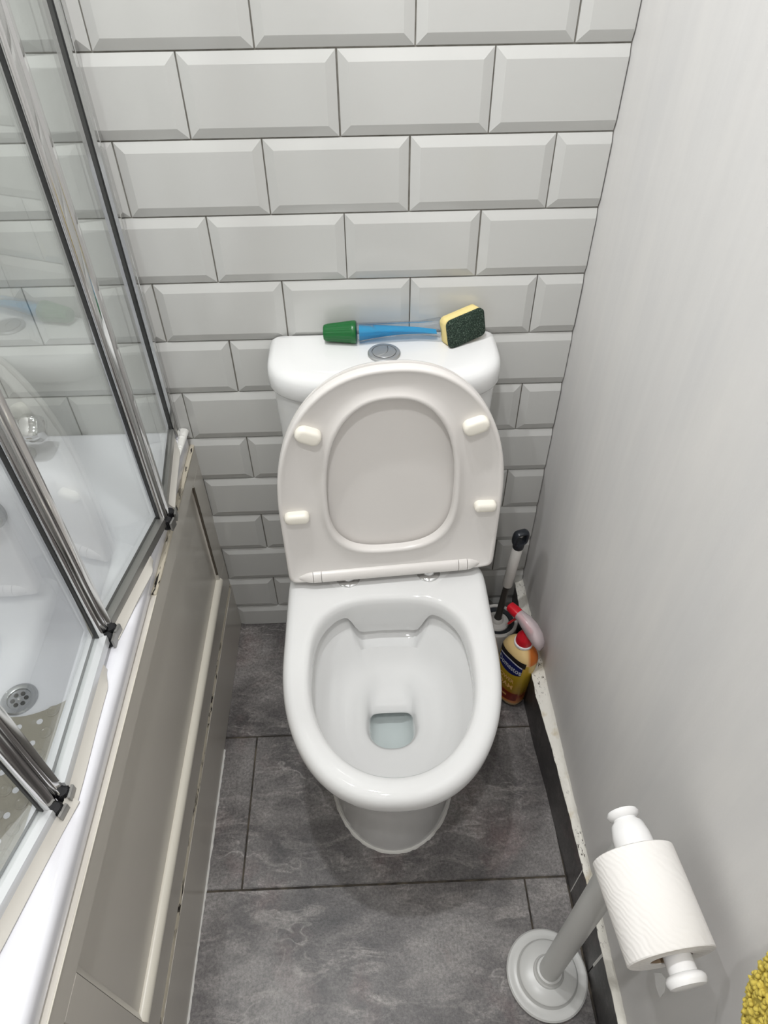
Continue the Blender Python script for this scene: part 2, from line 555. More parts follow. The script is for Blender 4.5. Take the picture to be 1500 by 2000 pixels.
obj('tub', loft(nb(), rs, True, False, True), M['acrylic'], bath, thr=60)
dc = (-0.357, -0.311)
dr = obj('drain', lathe(nb(), [(0.0345, 0.198), (0.0345, 0.2015), (0.032, 0.204), (0.027, 0.2042), (0.0225, 0.2022), (0.0215, 0.1995), (0.001, 0.199)], (dc[0], dc[1], 0)), M['steel'], bath)
bm = nb()
for k in range(6):
    a = k * PI / 3 + 0.3
    lathe(bm, [(0.0042, 0.1985), (0.0042, 0.2004), (0.0001, 0.2006)], (dc[0] + 0.0125 * math.cos(a), dc[1] + 0.0125 * math.sin(a), 0), n=14)
obj('drain_holes', bm, M['dark'], dr)
bm = lathe(nb(), [(0.003, 0.199), (0.003, 0.2025), (0.0001, 0.2035)], (dc[0], dc[1], 0), n=14)
obj('drain_screw', bm, M['chrome'], dr)
of = obj('overflow', lathe(nb(), [(0.034, -0.004), (0.034, 0.004), (0.030, 0.009), (0.02, 0.011), (0.001, 0.0115)], (-0.349, -0.137, 0.530), (0, -1, 0.12)), M['steel'], bath)

# bath mixer tap standing on the far end of the bath
tap = thing('bath_tap', 'chrome bath mixer tap on the far rim of the bath', 'tap', (-0.36, -0.068, 0.6))
for s, x in ((0, -0.285), (1, -0.445)):
    obj('pillar', lathe(nb(), [(0.026, 0.5995), (0.026, 0.604), (0.019, 0.608), (0.0165, 0.63), (0.0165, 0.668)], (x, -0.068, 0), n=28), M['chrome'], tap)
bm = tube(nb(), [(-0.475, -0.068, 0.662), (-0.47, -0.068, 0.662), (-0.26, -0.068, 0.662), (-0.255, -0.068, 0.662)], [0.016, 0.02, 0.02, 0.016], 24)
obj('mixer_body', bm, M['chrome'], tap)
for x, s in ((-0.256, 1), (-0.474, -1)):
    bm = nb()
    rr = []
    for h, r in ((0.0, 0.021), (0.006, 0.025), (0.022, 0.0245), (0.030, 0.02), (0.032, 0.01)):
        rr.append([Vector((x + s * h, -0.068 + r * (1 + 0.12 * math.cos(4 * a)) * math.cos(a), 0.662 + r * (1 + 0.12 * math.cos(4 * a)) * math.sin(a)))
                   for a in [2 * PI * k / 32 for k in range(32)]])
    loft(bm, rr)
    obj('handle', bm, M['chrome'], tap)
bm = tube(nb(), [(-0.365, -0.073, 0.66), (-0.365, -0.11, 0.66), (-0.365, -0.15, 0.652), (-0.365, -0.165, 0.635), (-0.365, -0.167, 0.622)], [0.016, 0.015, 0.014, 0.0135, 0.0135], 24)
obj('spout', bm, M['chrome'], tap)

# non-slip mat on the bath floor
bmat = thing('bath_mat', 'clear grey vinyl non-slip bath mat with suction cups on the bath floor', 'bath mat', (-0.35, -0.75, 0.2))
bm = nb()
out = []
for i in range(25):
    s = i / 24
    x = -0.256 - 0.182 * s
    y = -0.322 - 0.030 * math.sin(PI * min(1, s * 1.0)) ** 1.2
    if s < 0.12: y = -0.318 - 0.004 * (s / 0.12)
    d = math.hypot(x - dc[0], y - dc[1])
    out.append((x, -0.318 - 0.036 * math.sin(PI * s) ** 0.9))
out += [(-0.438, -1.20), (-0.43, -1.21), (-0.264, -1.21), (-0.256, -1.20)]
bot = [Vector((x, y, 0.2055)) for x, y in out]; top = [Vector((x, y, 0.209)) for x, y in out]
loft(bm, [bot, top])
obj('sheet', bm, M['mat'], bmat)
cup_me = None
for i in range(20):
    for j in range(5):
        x = -0.280 - 0.035 * j + (0.0 if i % 2 else -0.0)
        y = -0.345 - 0.043 * i - 0.02 * (j % 2)
        if j in (1, 2, 3) and i == 0: continue
        if cup_me is None:
            bm = lathe(nb(), [(0.0115, 0.0), (0.0115, 0.0014), (0.0095, 0.0026), (0.0075, 0.0012), (0.003, 0.0010), (0.0001, 0.0022)], (0, 0, 0), n=20)
            finish(bm); cup_me = bpy.data.meshes.new('suction_cup'); bm.to_mesh(cup_me); bm.free(); cup_me.materials.append(M['mat'])
        o = bpy.data.objects.new('suction_cup', cup_me); C.objects.link(o); o.parent = bmat
        o.location = (x + 0.35, y + 0.75, 0.2088 - 0.2)
hole_me = None
for i in range(20):
    for j in range(4):
        x = -0.2975 - 0.035 * j
        y = -0.3755 - 0.043 * i + 0.02 * ((j + 1) % 2) * 0.5
        if hole_me is None:
            bm = lathe(nb(), [(0.0056, 0.0), (0.0056, 0.0006), (0.0001, 0.0008)], (0, 0, 0), n=14)
            finish(bm); hole_me = bpy.data.meshes.new('drain_hole'); bm.to_mesh(hole_me); bm.free(); hole_me.materials.append(M['acrylic'])
        o = bpy.data.objects.new('drain_hole', hole_me); C.objects.link(o); o.parent = bmat
        o.location = (x + 0.35, y + 0.75, 0.2088 - 0.2)

# ------------------------------------------------------------------ bath panel
Y2 = YF + 0.02
PX = 0.002
pan_t = obj('side_panel', box(nb(), -0.03, -0.0135, Y2, -0.001, 0.01, 0.560, 0.001, 1), M['greige'], bath)
pan_t['label'] = 'greige glossy framed bath panel with cracked paint and a plinth'
def bar(name, y0, y1, z0, z1, x1=PX, x0=-0.014, m='greige', bev=0.001, par=pan_t):
    return obj(name, box(nb(), x0, x1, y0, y1, z0, z1, bev, 1), M[m], par)
bar('rail', Y2, -0.002, 0.520, 0.5622)
bar('rail', Y2, -0.002, 0.158, 0.236)
bar('stile', -0.066, -0.002, 0.236, 0.520)
bar('stile', -0.880, -0.836, 0.236, 0.520)
def field(y0, y1):
    z0, z1 = 0.236, 0.520
    bm = nb()
    b = 0.010; xb = PX - 0.0075; e1 = 0.0015
    outr = [(PX - 0.0005, y0, z0), (PX - 0.0005, y1, z0), (PX - 0.0005, y1, z1), (PX - 0.0005, y0, z1)]
    mid = [(PX - 0.003, y0 + b * .4, z0 + b * .3), (PX - 0.003, y1 - e1 * .4, z0 + b * .3), (PX - 0.003, y1 - e1 * .4, z1 - b * .4), (PX - 0.003, y0 + b * .4, z1 - b * .4)]
    inn = [(xb, y0 + b, z0 + b * .6), (xb, y1 - e1, z0 + b * .6), (xb, y1 - e1, z1 - b), (xb, y0 + b, z1 - b)]
    loft(bm, [outr, mid, inn], True, False, True)
    return obj('field', bm, M['greige'], pan_t, thr=20)
field(-0.836, -0.066)
field(Y2 + 0.05, -0.880)
bar('stile', Y2, Y2 + 0.05, 0.236, 0.520)
# ledge under the fields; its cream colour has the overhead light painted in
def ledge(y0, y1):
    rr = []
    for y in (y0, y1):
        rr.append([(-0.0065, y, 0.231), (-0.0065, y, 0.2448), (-0.003, y, 0.2452), (0.0015, y, 0.2440), (0.0055, y, 0.2405), (0.0072, y, 0.236), (0.0072, y, 0.2335), (0.0066, y, 0.231)])
    o = obj('ledge', loft(nb(), rr), M['cream'], pan_t)
    o['label'] = 'panel ledge with overhead light painted in as cream'
rr = []
for i in range(41):
    z = 0.262 + 0.25 * i / 40
    e = rnd.uniform(-0.0006, 0.0006); w_ = 0.0003 + 0.0007 * (i / 40) ** 2
    rr.append([(PX - 0.004, -0.0675 - w_ + e, z), (PX + 0.0004, -0.0668 - w_ + e, z), (PX + 0.0004, -0.0660 + w_ + e, z), (PX - 0.004, -0.0655 + w_ + e, z)])
obj('paint_crack', loft(nb(), rr), M['crack_dark'], pan_t)
ledge(-0.836, -0.060)
ledge(Y2, -0.880)
o = bar('plinth', Y2, -0.001, 0.001, 0.150, 0.0045, -0.012)
rr = []
for i in range(121):
    y = -0.003 - 0.9 * i / 120
    e = rnd.uniform(-0.0012, 0.0012)
    rr.append([(-0.010, y, 0.149), (0.0040 + e * .4, y, 0.1495 + e * .3), (0.0036 + e * .5, y, 0.1525), (0.0020, y, 0.1575 + e), (-0.010, y, 0.159)])
o = obj('cracked_joint', loft(nb(), rr), M['crack'], pan_t)
o['label'] = 'split filler joint along the plinth top'
rr = []
for i in range(91):
    y = -0.002 - 0.36 * i / 90
    e = rnd.uniform(-0.0010, 0.0010)
    rr.append([(-0.006, y, 0.558), (0.0024 + e * .2, y, 0.560), (0.0024 + e * .3, y, 0.5635), (0.0 + e * .6, y, 0.5655 + e * .3), (-0.006, y, 0.5650)])
obj('chipped_top_edge', loft(nb(), rr), M['crack'], pan_t)
bar('edge_bead', Y2, -0.36, 0.5608, 0.5628, 0.0026, 0.0008, 'cream', 0.0006)  # cream strip paints the highlight along the panel's top edge

# ------------------------------------------------------------------ folding bath screen
PTS = [Vector((-0.0225, -0.022, 0)), Vector((0.004, -0.246, 0)), Vector((-0.0365, -0.466, 0)), Vector((-0.0335, -0.692, 0)), Vector((-0.088, -0.905, 0))]
ZS0, ZS1 = 0.614, 2.0
screen = thing('bath_screen', 'four-panel folding glass bath screen with chrome posts on the bath rim', 'shower screen', (-0.03, -0.45, 0.6))
def prism(bm, pts2, z0, z1):
    return loft(bm, [[Vector((p.x, p.y, z0)) for p in pts2], [Vector((p.x, p.y, z1)) for p in pts2]])
def oriented(c, d, l, w0, w1):
    n = Vector((-d.y, d.x, 0))       # left of travel (+x side since travel is -y)
    return [c + d * 0 + n * w0, c + d * l + n * w0, c + d * l + n * w1, c + n * w1]
for i in range(4):
    a, b = PTS[i], PTS[i + 1]
    d = (b - a).normalized(); L = (b - a).length
    n = Vector((-d.y, d.x, 0))
    s0, s1 = 0.014, L - 0.014
    g = obj('glass_panel', prism(nb(), oriented(a + d * s0, d, s1 - s0, -0.0025, 0.0025), ZS0 + 0.012, ZS1), M['glass'], screen)
    o = obj('bottom_rail', prism(nb(), oriented(a + d * s0, d, s1 - s0, -0.005, (0.004, 0.009, 0.012, 0.012)[i]), ZS0 - 0.003, ZS0 + 0.0125), M['darkrail'] if i in (0, 1) else M['clear_rail'], screen)
    obj('gasket', prism(nb(), oriented(a + d * s0, d, s1 - s0, -0.0054, -0.0026), ZS0 + 0.0125, ZS0 + 0.0145), M['gasket'], screen)
    obj('top_rail', prism(nb(), oriented(a + d * s0, d, s1 - s0, -0.005, 0.005), ZS1 - 0.002, ZS1 + 0.012), M['steel'], screen)
    # flared flexible fin that rests on the bath rim
    rr = []
    f0, f1, wd = ((0.10, 0.86, 0.007), (0.36, 1.0, 0.0085), (0.22, 1.0, 0.0085), (0.0, 1.0, 0.0095))[i]
    if i == 3: f0 = -0.04
    for k in range(41):
        t = k / 40
        s = L * (f0 + (f1 - f0) * t)
        env = min(1.0, t / 0.18) if i != 3 else 1.0
        env = 0.12 + 0.88 * (env * env * (3 - 2 * env))
        wdt = wd * env * (1 + 0.05 * math.sin(7 * t + i))
        zz = 0.6012
        base = a + d * s
        q = (0.004, 0.009, 0.012, 0.012)[i]
        prof = [(q - 0.001, 0.6135), (q + 0.0005, 0.612), (q + 0.001 + 0.2 * wdt, 0.6085), (q + 0.001 + 0.65 * wdt, 0.6045), (q + 0.001 + wdt, 0.6022), (q + 0.001 + wdt, 0.6010),
                (q + 0.6 * wdt, 0.6028), (q + 0.15 * wdt, 0.607), (q - 0.0015, 0.611)]
        rr.append([Vector((base.x + n.x * u, base.y + n.y * u, z)) for u, z in prof])
    obj('seal_fin', loft(nb(), rr), M['seal'], screen)
def post(c, dirs, two=True):
    for d in dirs:
        n = Vector((-d.y, d.x, 0))
        if n.x < 0: n = -n           # outer side, over the bath rim
        pts = []
        for k in range(24):
            a = 2 * PI * k / 24
            u = sgp(math.cos(a), 0.75) * 0.0085; v = sgp(math.sin(a), 0.75) * 0.0095
            # shallow groove down the outer face
            if abs(math.cos(a)) < 0.3 and math.sin(a) > 0: v -= 0.0012
            pts.append(c + d * (0.0085 + u) + n * v)
        p = obj('post', prism(nb(), pts, ZS0 + 0.004, ZS1 + 0.012), M['chrome'], screen)
        obj('gasket', prism(nb(), [c + d * 0.0160 + n * -0.0030, c + d * 0.0180 + n * -0.0027, c + d * 0.0180 + n * 0.0027, c + d * 0.0160 + n * 0.0030], ZS0 + 0.012, ZS1), M['gasket'], p)
        bm = nb()
        rr = []
        for z, r in ((0.6005, 0.0075), (0.603, 0.0085), (0.6165, 0.0085), (0.6185, 0.007)):
            ring = []
            for k in range(48):
                a = 2 * PI * k / 48
                q = r * (1.0 if k % 2 else 0.86)
                ring.append(c + d * (0.0085 + q * math.cos(a)) + n * (0.0075 + q * math.sin(a)) + Vector((0, 0, z)))
            rr.append(ring)
        loft(bm, rr)
        pl = obj('knurled_plug', bm, M['knurl'], p, thr=10)
        obj('end_cap', prism(nb(), [c + d * 0.001 + n * 0.0150, c + d * 0.016 + n * 0.0150, c + d * 0.016 + n * 0.0180, c + d * 0.001 + n * 0.0180], 0.6008, 0.6165), M['darkrail'], p)
for i in (1, 2, 3):
    d1 = (PTS[i - 1] - PTS[i]).normalized(); d2 = (PTS[i + 1] - PTS[i]).normalized()
    c = PTS[i]
    # keep the normals on the outer side for both halves
    for d, flip in ((d1, True), (d2, False)):
        post(c, [d])
d0 = (PTS[1] - PTS[0]).normalized()
n0 = Vector((-d0.y, d0.x, 0))
ch = [PTS[0] + d0 * -0.0165 + n0 * -0.011, PTS[0] + d0 * 0.012 + n0 * -0.009, PTS[0] + d0 * 0.012 + n0 * -0.0035, PTS[0] + d0 * 0.012 + n0 * 0.0035,
      PTS[0] + d0 * 0.012 + n0 * 0.009, PTS[0] + d0 * 0.004 + n0 * 0.0105, PTS[0] + d0 * 0.0015 + n0 * 0.0085, PTS[0] + d0 * -0.001 + n0 * 0.0105, PTS[0] + d0 * -0.0165 + n0 * 0.011]
wp = obj('wall_profile', prism(nb(), ch, 0.6012, ZS1 + 0.012), M['chrome'], screen, thr=25)
obj('gasket', prism(nb(), oriented(PTS[0] + d0 * 0.0118, d0, 0.0018, -0.0035, 0.0035), ZS0 + 0.012, ZS1), M['gasket'], wp)
# ragged white sealant lump where the bath rim meets the tiles
rr = []
for i in range(25):
    y = -0.006 - 0.075 * i / 24
    e = rnd.uniform(-0.002, 0.002)
    r = 0.010 * (1 - 0.75 * i / 24)
    xc = -0.010 + 0.004 * i / 24
    rr.append([Vector((xc + r * math.cos(a), y, 0.5985 + (r * 0.75 + e * .5) * max(0, math.sin(a)))) for a in [PI * k / 8 for k in range(9)]])
o = struct('trim_3', loft(nb(), rr), M['silicone'])

# ------------------------------------------------------------------ toilet
XC = 0.357
toilet = thing('toilet', 'white close-coupled toilet with raised seat against the tiled wall', 'toilet', (XC, -0.30, 0))
NR = 120
def lipz(x, y, dz=0.0):
    if y > -0.40:
        dx = abs(x - XC)
        t = min(1, max(0, (dx - 0.050) / 0.030)); t = t * t * (3 - 2 * t)
        t += 0.06 * math.exp(-((dx - 0.092) / 0.014) ** 2)
        back = min(1, max(0, (y + 0.36) / 0.06))
        z = 0.352 + back * ((0.302 + 0.056 * t) - 0.352)
    else:
        z = 0.352
    return z + dz
def opr(grow, z, n=NR):
    return sring(0.139 + grow, XC, -0.40, 0.149 + grow, 0.184 + grow, 3.0, 2.1, z, n)
def outr(grow, z, n=NR):
    return sring(0.183 + grow, XC, -0.36, 0.188, 0.262 + grow, 14, 2.25, z, n)
rs = [sring(0.119, XC, -0.40, 0.37, 0.149, 8, 2.0, 0.0, NR), sring(0.117, XC, -0.40, 0.37, 0.149, 8, 2.0, 0.06, NR), sring(0.118, XC, -0.40, 0.36, 0.151, 8, 2.05, 0.16, NR),
      sring(0.124, XC, -0.40, 0.34, 0.158, 8, 2.1, 0.23, NR), sring(0.142, XC, -0.39, 0.30, 0.187, 9, 2.2, 0.29, NR), sring(0.163, XC, -0.37, 0.26, 0.228, 10, 2.25, 0.33, NR),
      outr(-0.008, 0.352), outr(-0.0055, 0.357), outr(-0.002, 0.362), outr(0, 0.370), outr(0.0, 0.384), outr(-0.003, 0.393), outr(-0.009, 0.3985), outr(-0.016, 0.400),
      opr(0.008, 0.400), opr(0.002, 0.398), opr(-0.002, 0.393), opr(-0.004, 0.384), opr(-0.004, lambda x, y: lipz(x, y, 0.004)), opr(-0.003, lambda x, y: lipz(x, y, 0.0)),
      opr(0.014, lambda x, y: lipz(x, y, 0.002)), opr(0.016, lambda x, y: lipz(x, y, -0.008)),
      opr(0.010, lambda x, y: min(0.334, lipz(x, y, -0.02))),
      sring(0.136, XC, -0.40, 0.142, 0.178, 2.8, 2.1, lambda x, y: min(0.314, lipz(x, y, -0.03)), NR),
      sring(0.124, XC, -0.40, 0.127, 0.164, 2.6, 2.1, 0.276, NR), sring(0.106, XC, -0.40, 0.112, 0.140, 2.5, 2.1, 0.253, NR),
      sring(0.083, XC, -0.40, 0.098, 0.108, 2.6, 2.1, 0.240, NR), sring(0.062, XC, -0.40, 0.088, 0.076, 3, 2.1, 0.231, NR),
      sring(0.051, XC, -0.40, 0.078, 0.056, 3.5, 2.2, 0.222, NR), sring(0.0455, XC, -0.40, 0.066, 0.047, 4, 2.3, 0.212, NR),
      sring(0.0425, XC, -0.40, 0.052, 0.0425, 5, 2.3, 0.203, NR), sring(0.041, XC, -0.40, 0.0385, 0.0405, 6, 2.3, 0.1955, NR), sring(0.040, XC, -0.40, 0.036, 0.0395, 6, 2.3, 0.189, NR),
      sring(0.040, XC, -0.40, 0.070, 0.0385, 6, 2.3, 0.186, NR), sring(0.038, XC, -0.40, 0.070, 0.036, 6, 2.3, 0.162, NR), sring(0.025, XC, -0.40, 0.05, 0.025, 4, 2.2, 0.148, NR)]
obj('pan', loft(nb(), rs), M['ceramic'], toilet, thr=50)
obj('water', loft(nb(), [sring(0.0398, XC, -0.40, 0.066, 0.0390, 6, 2.3, 0.1805, 64), sring(0.0400, XC, -0.40, 0.066, 0.0392, 6, 2.3, 0.1820, 64)]), M['water'], toilet)
# sealant bead round the foot
rr = []
for k in range(73):
    t = PI + PI * k / 72
    c, s = math.cos(t), math.sin(t)
    r = 0.0032 + rnd.uniform(-0.0005, 0.0007)
    px, py = XC + 0.119 * c, -0.40 + 0.149 * s
    nx, ny = c / 0.119, s / 0.149; q = math.hypot(nx, ny); nx /= q; ny /= q
    rr.append([Vector((px + nx * u, py + ny * u, z)) for u, z in ((-0.004, 0.0004), (r * 1.3, 0.0004), (r * 1.0, r * 0.9), (0, r * 1.7), (-0.004, r * 1.7))])
obj('sealant_bead', loft(nb(), rr), M['silicone'], toilet)
# cistern
def cis(w, lf, z, n=96, yb=-0.006, nf=2.8):
    return sring(w, 0.3595, -0.055, -0.055 * -1 + yb, lf, 30, nf, z, n)
obj('cistern', loft(nb(), [cis(0.160, 0.088, 0.3995), cis(0.168, 0.092, 0.42), cis(0.176, 0.093, 0.55), cis(0.181, 0.094, 0.70), cis(0.182, 0.094, 0.7465)]), M['ceramic'], toilet, thr=60)
obj('cistern_lid', loft(nb(), [cis(0.182, 0.096, 0.7465), cis(0.1865, 0.099, 0.748), cis(0.1885, 0.1005, 0.752), cis(0.1885, 0.1005, 0.770), cis(0.187, 0.099, 0.779), cis(0.183, 0.095, 0.7855), cis(0.176, 0.089, 0.7890),
                              sring(0.150, 0.3595, -0.055, 0.045, 0.07, 20, 2.6, 0.7897, 96), sring(0.06, 0.3595, -0.06, 0.03, 0.03, 8, 2.6, 0.7900, 96)]), M['ceramic'], toilet, thr=60)
BC = (0.3595, -0.071)
bt = obj('flush_button', lathe(nb(), [(0.0262, 0.789), (0.0262, 0.7925), (0.0245, 0.7945), (0.020, 0.7945), (0.0195, 0.7925), (0.001, 0.792)], (BC[0], BC[1], 0)), M['satin'], toilet)
for half in (0, 1):
    ptsh = []
    R = 0.0185
    # split by a curved line, small half on the left
    angs = [2 * PI * k / 80 for k in range(80)]
    def curve(y): return -0.004 + 0.010 * math.cos(PI * y / (2 * R)) * 0.9
    ys = [R * (-1 + 2 * k / 24) for k in range(25)]
    if half == 0:
        ptsh = [(-math.sqrt(max(0, R * R - y * y)), y) for y in ys] + [(max(-math.sqrt(max(0, R * R - y * y)), curve(y) - 0.0005), y) for y in reversed(ys)][1:-1]
    else:
        ptsh = [(math.sqrt(max(0, R * R - y * y)), y) for y in ys] + [(min(math.sqrt(max(0, R * R - y * y)), curve(y) + 0.0005), y) for y in reversed(ys)][1:-1]
    ca, sa = math.cos(-0.5), math.sin(-0.5)
    ptsh = [(BC[0] + x * ca - y * sa, BC[1] + x * sa + y * ca) for x, y in ptsh]
    bm = nb()
    cx = sum(p[0] for p in ptsh) / len(ptsh); cy = sum(p[1] for p in ptsh) / len(ptsh)
    loft(bm, [[(x, y, 0.7921) for x, y in ptsh], [(x, y, 0.7946) for x, y in ptsh], [(cx + (x - cx) * .93, cy + (y - cy) * .93, 0.7952) for x, y in ptsh]])
    obj('button_half', bm, M['satin'], bt, thr=25)
# seat and lid, lifted and slightly twisted on the hinges
SA = math.radians(4)
SO = Vector((0.366, -0.215, 0.410)); SU = Vector((math.cos(SA), math.sin(SA), 0)); SV = Vector((0, 0.03, 1)).normalized(); SN = SU.cross(SV)
def SP(u, v, n): return SO + SU * u + SV * v + SN * n
def so(g, n):      # outer outline
    o = []
    for p in sring(0.1865 + g, 0, -0.165, 0.16 + g - 0.0, 0.2715 + g, 26, 2.3, 0, NR):
        o.append((p.x, -p.y, n))
    return o
def si(g, n):      # opening outline
    o = []
    for p in sring(0.105 + g, -0.001, -0.195, 0.121 + g, 0.189 + g, 2.9, 2.35, 0, NR):
        o.append((p.x + 0.002 * (-p.y - 0.2) * 0, -p.y, n))
    return o
def lerp(a, b, t): return [tuple(x + (y - x) * t for x, y in zip(p, q)) for p, q in zip(a, b)]
A0, I0 = so(0, 0), si(0, 0)
def at(t, n): return [SP(u, v, n) for u, v, _ in lerp(A0, I0, t)]
def so_(g, n): return [SP(u, v, n) for u, v, _ in so(g, 0)]
def si_(g, n): return [SP(u, v, n) for u, v, _ in si(g, 0)]
rs = [so_(-0.003, -0.017), so_(0, -0.0145), so_(0, -0.004), so_(-0.0015, -0.001), so_(-0.0045, 0.0), so_(-0.007, -0.0008), so_(-0.0095, -0.003),
      si_(0.022, -0.0042), si_(0.013, -0.0036), si_(0.0085, -0.0005), si_(0.0055, 0.0008), si_(0.002, -0.0002), si_(0.0, -0.004), si_(0.0, -0.0145), si_(0.003, -0.017)]
ring = obj('seat_ring', loft(nb(), rs, loop=True), M['plastic'], toilet, thr=50)
rs = [so_(-0.011, -0.0310), so_(-0.006, -0.0302), so_(-0.0025, -0.028), so_(-0.001, -0.024), so_(-0.0005, -0.0205), so_(-0.004, -0.0192), so_(-0.06, -0.0205), so_(-0.1, -0.0212)]
lid = obj('seat_lid', loft(nb(), rs), M['plastic'], toilet, thr=50)
for (u, v, ln, wd, an) in ((-0.126, 0.333, 0.041, 0.026, -26), (0.1285, 0.329, 0.041, 0.026, 20), (-0.158, 0.169, 0.041, 0.0205, 0), (0.158, 0.161, 0.038, 0.019, -3)):
    bm = nb(); rr = []
    ca, sa = math.cos(math.radians(an)), math.sin(math.radians(an))
    for g, n in ((0.0, -0.005), (0.0, 0.0045), (-0.0012, 0.0075), (-0.0035, 0.0095), (-0.0065, 0.0102)):
        rng = []
        for p in rrect(0, 0, ln / 2 + g, wd / 2 + g, max(0.001, wd / 2 + g - 0.0008), 0, 8):
            rng.append(SP(u + p.x * ca - p.y * sa, v + p.x * sa + p.y * ca, n))
        rr.append(rng)
    loft(bm, rr)
    o = obj('bumper', bm, M['bumper'], ring, thr=60)
# hinge bar along the bottom of the raised seat
def barseg(name, u0, u1, r=0.0125, vc=0.0165, ends=None):
    rr = []
    us = [u0 + (u1 - u0) * k / 8 for k in range(9)]
    for k, u in enumerate(us):
        q = r * (ends(k / 8) if ends else 1)
        rr.append([SP(u, vc - 0.012 * (u - 0) * 0.1 + 1.05 * q * math.cos(a), -0.004 + 0.85 * q * math.sin(a)) for a in [2 * PI * j / 20 for j in range(20)]])
    return obj(name, loft(nb(), rr), M['plastic'], toilet, thr=50)
barseg('hinge_bar', -0.1275, 0.1205)
barseg('hinge_cap', -0.1425, -0.1285)
barseg('hinge_cap', 0.1215, 0.1365)
barseg('hinge_shoulder', -0.168, -0.1435, ends=lambda t: 0.25 + 0.72 * math.sin(t * PI / 2))
barseg('hinge_shoulder', 0.1375, 0.160, ends=lambda t: 0.25 + 0.72 * math.cos(t * PI / 2))
for x, y in ((0.285, -0.206), (0.434, -0.199)):
    obj('hinge_bolt', lathe(nb(), [(0.0215, 0.3995), (0.0215, 0.4025), (0.019, 0.4045), (0.012, 0.4055), (0.009, 0.416), (0.001, 0.417)], (x, y, 0), n=32), M['chrome'], toilet)

# ------------------------------------------------------------------ dish wand on the cistern lid
wand = thing('dish_wand', 'soap-filled dish wand with green cap, blue liquid and sponge head on the cistern', 'dish brush', (0.37, -0.035, 0.79))
ZT = 0.7897
def wand_axis(t):
    return Vector((0.318 + (0.452 - 0.318) * t, -0.031 + 0.003 * t, ZT + 0.0165 + 0.006 * math.sin(PI * t) * 0.4 + 0.004 * t))
# green ribbed cap, narrow end to the left
ax = Vector((-1, 0.06, -0.03)).normalized()
a1, b1, _ = basis(ax)
rr = []
for h, r, rib in ((0.0, 0.0165, 0), (0.002, 0.0182, 0), (0.008, 0.0182, 0), (0.010, 0.0176, 1), (0.046, 0.0140, 1), (0.051, 0.0128, 0.6), (0.053, 0.0115, 0), (0.0535, 0.006, 0)):
    rr.append([Vector((0.3165, -0.031, ZT + 0.0178)) + ax * h + (a1 * math.cos(2 * PI * k / 80) + b1 * math.sin(2 * PI * k / 80)) * (r * (1 - 0.07 * rib * (0.5 + 0.5 * math.cos(20 * 2 * PI * k / 80)))) for k in range(80)])
obj('cap', loft(nb(), rr), M['green'], wand, thr=60)
pts = [wand_axis(k / 16) for k in range(17)]
rad = [0.0155 - 0.0045 * math.sin(PI * min(1, (k / 16) * 0.75)) + (0.004 * max(0, (k / 16 - 0.75) / 0.25)) for k in range(17)]
obj('handle', tube(nb(), pts, rad, 24), M['clear'], wand)
# blue liquid lying in the lower half of the handle
rr = []
for k in range(14):
    t = 0.02 + 0.94 * k / 13
    c = wand_axis(t); R = (0.0155 - 0.0045 * math.sin(PI * min(1, t * 0.75))) * 0.86
    lvl = 0.70 - 1.5 * t
    a0 = math.asin(max(-0.95, min(0.95, lvl)))
    ring_ = []
    for j in range(15):
        a = (PI - a0) + (PI + 2 * a0) * j / 14
        ring_.append(c + Vector((0, math.cos(a) * R, math.sin(a) * R)))
    rr.append(ring_)
obj('liquid', loft(nb(), rr), M['blue'], wand, thr=70)
TS = Matrix.Translation((0.4865, -0.0335, ZT + 0.0255)) @ Matrix.Rotation(math.radians(27), 4, 'Z') @ Matrix.Rotation(math.radians(-7), 4, 'Y') @ Matrix.Rotation(math.radians(-6), 4, 'X')
def rbox(hx, hz, y0, y1, r, M4, e=0.0015):
    rr = []
    for g, y in ((e, y0), (0, y0 + e), (0, y1 - e), (e, y1)):
        rr.append([M4 @ Vector((p.x, y, p.y)) for p in rrect(0, 0, hx - g, hz - g, r, 0, 6)])
    return loft(nb(), rr)
obj('sponge', rbox(0.0345, 0.0235, -0.0075, 0.0115, 0.009, TS, 0.002), M['sponge'], wand, thr=60)
o = obj('scourer', rbox(0.0350, 0.0240, -0.0155, -0.0076, 0.009, TS, 0.002), M['scourer'], wand, thr=60)
bm = nb()
box(bm, -0.018, 0.012, 0.0117, 0.0165, -0.016, 0.016, 0.002, 2, TS)
obj('head_plate', bm, M['clear'], wand)

# ------------------------------------------------------------------ toilet brush and its pot
hc = Vector((0.6105, -0.095, 0))
pot = thing('brush_pot', 'round white toilet brush pot on the floor in the back right corner', 'brush holder', (hc.x, hc.y, 0))
obj('pot', lathe(nb(), [(0.038, 0.0005), (0.0405, 0.003), (0.0445, 0.02), (0.047, 0.10), (0.0465, 0.1035), (0.0445, 0.105), (0.0395, 0.105), (0.0385, 0.103), (0.0375, 0.02), (0.001, 0.018)], hc, n=48), M['pale_plastic'], pot)
obj('dark_gap_ring', lathe(nb(), [(0.0388, 0.094), (0.0388, 0.1020), (0.0285, 0.1000), (0.0285, 0.094)], hc, n=48, cap=False), M['black_plastic'], pot)  # black ring put in for the dark gap between pot and lid
brush = thing('toilet_brush', 'toilet brush with white grip and black hanging loop standing in its pot', 'toilet brush', (hc.x, hc.y, 0.02))
obj('splash_lid', lathe(nb(), [(0.0268, 0.088), (0.0268, 0.1005), (0.025, 0.103), (0.0145, 0.106), (0.013, 0.112), (0.0085, 0.116)], hc, n=40), M['pale_plastic'], brush)
b0, b1_ = Vector((0.6105, -0.095, 0.105)), Vector((0.628, -0.0995, 0.40))
def bp(t): return b0.lerp(b1_, t)
